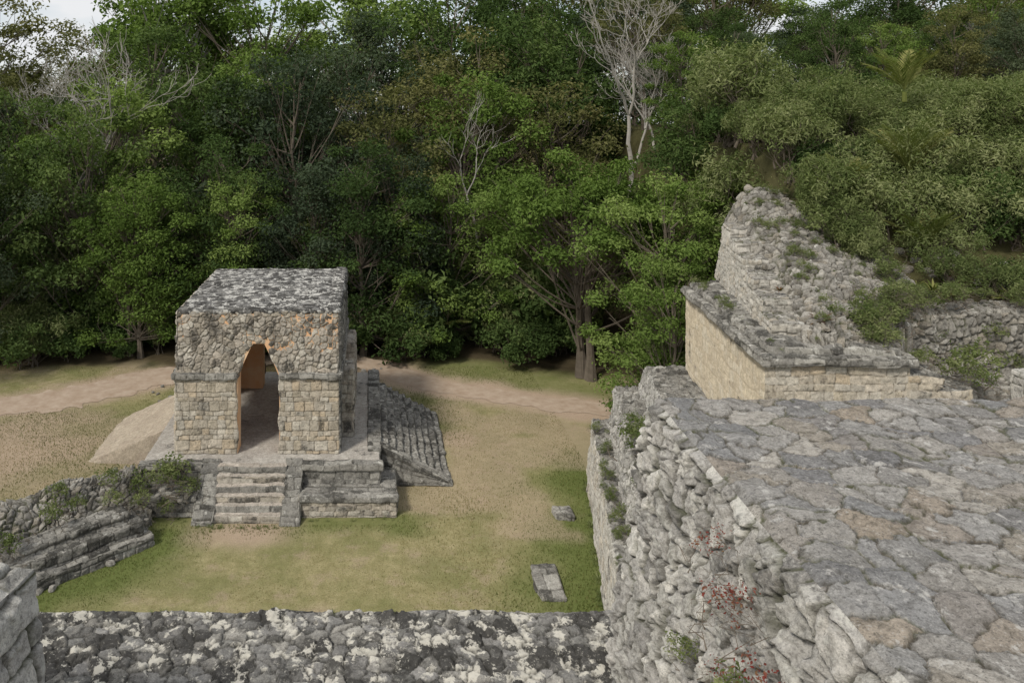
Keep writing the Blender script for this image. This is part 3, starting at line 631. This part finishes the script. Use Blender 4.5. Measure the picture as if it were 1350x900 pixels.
for iy in range(14):
    for ix in range(19):
        x=15.6+ix*1.5+rnd.uniform(-.7,.7);y=26.2+iy*1.35+rnd.uniform(-.6,.6)
        if x<16.2 and y<30.5: continue
        if y<28.0 and rnd.random()<.3: continue
        if x>.86*y+2.5: continue
        plant('hillside_shrub',SH[rnd.choice([0,0,1,1,1,2])],x,y,rnd.uniform(.65,1.2)*(.7 if y<28. else 1),parent=hs)
for i in range(26):
    plant('hillside_shrub',SH[rnd.choice([0,1,2])],rnd.uniform(20.5,27.5),rnd.uniform(27,31),rnd.uniform(.6,1.),parent=hs)
for (x,y,s) in [(15.6,31.8,.9),(16,32.5,1.1),(15.4,33.,1.1),(14.2,33.2,1.),(13.4,34,1.2),(14.4,35,1.3),(15.4,34.2,1.3),(16.5,29.,.7),(16.6,28.,.6),(15.9,30.6,.7),(16.,27.2,.5),(13.9,32.6,.7),(16.4,36,1.5),(17.4,38,1.6),(16,38,1.6),(18,40,1.6),(15.,31.2,.55),(15.4,29.4,.5),(15.5,26.6,.45)]:
    plant('hillside_shrub',SH[1],x,y,s,parent=hs)
mid=tree_mesh('clearing_tree_mesh',31,13.,6.6,3.7,88,320,.25,L_b,ratio=.5,trunk=.24,clr=(.12,.21),multi=3,bark=None)
plant('broadleaf_tree',mid,11.8,44.2,1.,z=0)
plant('broadleaf_tree',TV[1],17.0,37.,.72,z=3.);plant('broadleaf_tree',TV[1],14.4,37.6,.92,z=0.,rot=1)
plant('broadleaf_tree',TV[1],13.0,34.6,.66,z=0.,rot=2.2);plant('broadleaf_tree',TV[3],18.5,44,1.0,z=3.)
plant('broadleaf_tree',TV[2],-23.5,45.,1.0,z=0);plant('broadleaf_tree',TV[1],-13.8,47.6,.86,z=0);plant('broadleaf_tree',TV[0],-9.,49.5,.95,z=0);plant('broadleaf_tree',TV[2],2.,50,.9,z=0)
for i,(x,y,s,z,r0,dp_) in enumerate([(17.0,53,1.25,9,.15,6),(19.5,52,1.05,9,.12,5),(-21,54,1.5,3,.12,5),(-19.5,56,1.4,4,.11,5),(7,52,1.,5,.1,4)]):
    plant('bare_tree',bare_mesh('bare_tree_mesh',3+4*i,13,r0,.48,dp_),x,y,s,z=z)
pm=palm_mesh('palm_mesh',2);plant('palm_plant',pm,19.2,27.6,.9,z=9.6);plant('palm_plant',pm,21.4,32,1.,z=15.2);plant('palm_plant',palm_mesh('palm_mesh_b',5),20.0,29.6,1.1,z=12.)
plant('palm_plant',pm,3.5,48.3,1.4,z=.6);plant('palm_plant',pm,-3.5,50,1.4,z=1.6);plant('palm_plant',pm,17.4,29.2,.8,z=11.4)
br=[blades('bromeliad_mesh',L_br,34,.55,.06,.75,.9,3),blades('agave_mesh',L_p,30,.6,.07,.6,1.,4)]
for (x,y,z,k,s) in [(12.9,22.9,8.75,0,.95),(12.6,24.6,9.3,0,.5),(14.4,22.6,8.5,1,.5),(14.6,23.3,8.5,0,.6)]:
    plant('bromeliad',br[k],x,y,s,z=z)
ag=empty('agave_bed')
for i in range(50):
    x=rnd.uniform(15.6,25);y=rnd.uniform(25.0,27.2);plant('agave',br[rnd.choice([0,1,1])],x,y,rnd.uniform(.6,1.2),z=max(8.85,hz(x,y)),parent=ag)
wd=tree_mesh('weed_mesh',41,.7,.3,.05,16,26,.07,L_s,ratio=.4,trunk=.008,multi=4,clr=(.3,.5),flat=1.)
gt=blades('grass_tuft_mesh',L_s,40,.35,.012,.7,1.05,9)
wr=tree_mesh('red_weed_mesh',42,.7,.26,.1,14,8,.045,L_r,ratio=.5,trunk=.006,multi=4,clr=(.3,.5),flat=1.)
for (x,y,z,s) in [(8.35,24.9,4.0,1.9),(8.6,25.3,4.1,1.6),(7.6,22.5,4.0,.9),(8.9,27.5,4.0,.7),(7.4,25,2.6,.6),(16.6,22.3,7.0,1.7),(17.2,22.6,7.,2.),(16.9,22,7.,1.4),(15.2,22.2,7.7,.8),(16.0,23,7.4,1.)]:
    plant('leafy_weed',wd,x,y,s,z=z)
wg=empty('wall_weeds')
for (x,y,z,s) in [(-7.2,29.4,.7,2.2),(-7.8,29.6,.7,1.8),(-6.8,29.2,.5,1.5),(-8.4,29.2,.6,1.7),(-7.4,28.9,.1,1.2),(-10.5,26.3,1.1,1.4),(-12.2,25.,1.1,1.6),(-11.5,24.6,.8,1.7),(-13,24,1.1,1.2),(-9.4,28.3,1.2,1.5),(-9,27.6,1.,1.2),(-10,27,1.1,1.1),(-11.8,23.6,.2,1.4),(-12.6,23,.2,1.6),(-8.1,28.2,.6,1.3),(-13.4,24.4,1.3,1.5),(-10.8,27.3,1.3,1.3)]:
    plant('leafy_weed',wd,x,y,s,z=z,parent=wg)
for i in range(40):
    x=rnd.uniform(15.4,21);y=24.0+rnd.uniform(-.1,.5);plant('leafy_weed',wd,x,y,rnd.uniform(.5,1.4),z=rnd.choice([6.9,7.8,8.7,8.9]),parent=wg)
for i in range(220):
    u=rnd.uniform(.02,1)**.6;v=rnd.uniform(.0,.97)
    m=mound(np.array(u),np.array(v))
    if u>.98: continue
    plant('grass_tuft',rnd.choice([wd,gt,gt,wd]),m[0],m[1],rnd.uniform(.3,.9)*(1.7 if u>.62 else 1),z=m[2]-.02,parent=wg)
for i in range(30):
    y=rnd.uniform(21.9,30);plant('grass_tuft',rnd.choice([wd,gt,gt]),xw(y)+rnd.uniform(.15,.6),y,rnd.uniform(.3,.7),z=8.3,parent=wg)
for i in range(44):
    y=rnd.uniform(18,31);x=8.6+.207*(y-31.6)+rnd.uniform(.1,.6);plant('grass_tuft',rnd.choice([wd,gt]),x,y,rnd.uniform(.3,.7),z=2.6,parent=wg)
for i in range(30):
    y=rnd.uniform(18,30);x=9.25+.215*(y-31.2)+rnd.uniform(.3,.9);plant('grass_tuft',rnd.choice([wd,gt]),x,y,rnd.uniform(.3,.7),z=4.02,parent=wg)
for i in range(40):
    y=rnd.uniform(20,32);plant('grass_tuft',gt,wallx(y)-.1,y,rnd.uniform(.4,.9),z=-.02,parent=wg)
for i in range(34):
    x=rnd.uniform(-9.5,1.2);plant('grass_tuft',gt,x,28.95-(.5 if -6.5<x<-2.6 else 0)+rnd.uniform(-.15,.05),rnd.uniform(.3,.7),z=-.02,parent=wg)
for i in range(10): plant('grass_tuft',gt,rnd.uniform(-3,2.2),7.86,rnd.uniform(.1,.25),z=10.0,parent=wg)
for (y,z,s,m) in [(4.9,12.1,.5,wr),(4.75,11.75,.6,wr),(4.5,12.0,.5,wr),(4.35,11.6,.6,wr),(4.5,11.35,.7,wd),(4.2,11.3,.5,wd),(4.8,11.4,.4,wr),(5.4,11.2,.35,wd),(4.1,11.6,.5,wr),(4.3,11.2,.6,gt),(5.0,10.6,.6,gt)]:
    plant('red_weed' if m is wr else 'leafy_weed',m,2.08,y,s,z=z,parent=wg)
# ------------------------------------------------------------------ light, sky, camera
el,az=math.radians(43),math.radians(218)
w=bpy.data.worlds.new('World');scene.world=w;w.use_nodes=True;nt=w.node_tree;nt.nodes.clear()
def wn(t): return nt.nodes.new(t)
sky=wn('ShaderNodeTexSky');sky.sky_type='NISHITA';sky.sun_disc=False;sky.sun_elevation=el;sky.sun_rotation=az
tc=wn('ShaderNodeTexCoord');mp_=wn('ShaderNodeMapping');mp_.inputs['Scale'].default_value=(1,1,3.)
nz=wn('ShaderNodeTexNoise');nz.inputs['Scale'].default_value=2.2;nz.inputs['Detail'].default_value=5;nz.inputs['Roughness'].default_value=.6
mr=wn('ShaderNodeMapRange');mr.inputs[1].default_value=.34;mr.inputs[2].default_value=.58
mx=wn('ShaderNodeMix');mx.data_type='RGBA';mx.inputs[7].default_value=(7.0,7.1,7.25,1)
bg=wn('ShaderNodeBackground');bg.inputs[1].default_value=.12;ow=wn('ShaderNodeOutputWorld')
nt.links.new(tc.outputs['Generated'],mp_.inputs[0]);nt.links.new(mp_.outputs[0],nz.inputs[0]);nt.links.new(nz.outputs[0],mr.inputs[0])
nt.links.new(mr.outputs[0],mx.inputs[0]);nt.links.new(sky.outputs[0],mx.inputs[6]);nt.links.new(mx.outputs[2],bg.inputs[0]);nt.links.new(bg.outputs[0],ow.inputs[0])
sd=bpy.data.lights.new('sun','SUN');sd.energy=2.4;sd.angle=math.radians(9);sd.color=(1,.96,.89)
so=bpy.data.objects.new('sun',sd);scene.collection.objects.link(so)
dirv=Vector((math.sin(az)*math.cos(el),math.cos(az)*math.cos(el),math.sin(el)))
so.rotation_euler=dirv.to_track_quat('Z','Y').to_euler()
cd=bpy.data.cameras.new('camera');co=bpy.data.objects.new('camera',cd);scene.collection.objects.link(co)
co.location=(0,0,CZ);co.rotation_euler=(math.radians(90),0,0)
cd.sensor_width=36;cd.lens=28.;cd.shift_x=185/1350;cd.shift_y=-309/1350;cd.clip_start=.1;cd.clip_end=3000
scene.camera=co
scene.view_settings.view_transform='Standard';scene.view_settings.look='None';scene.view_settings.exposure=0
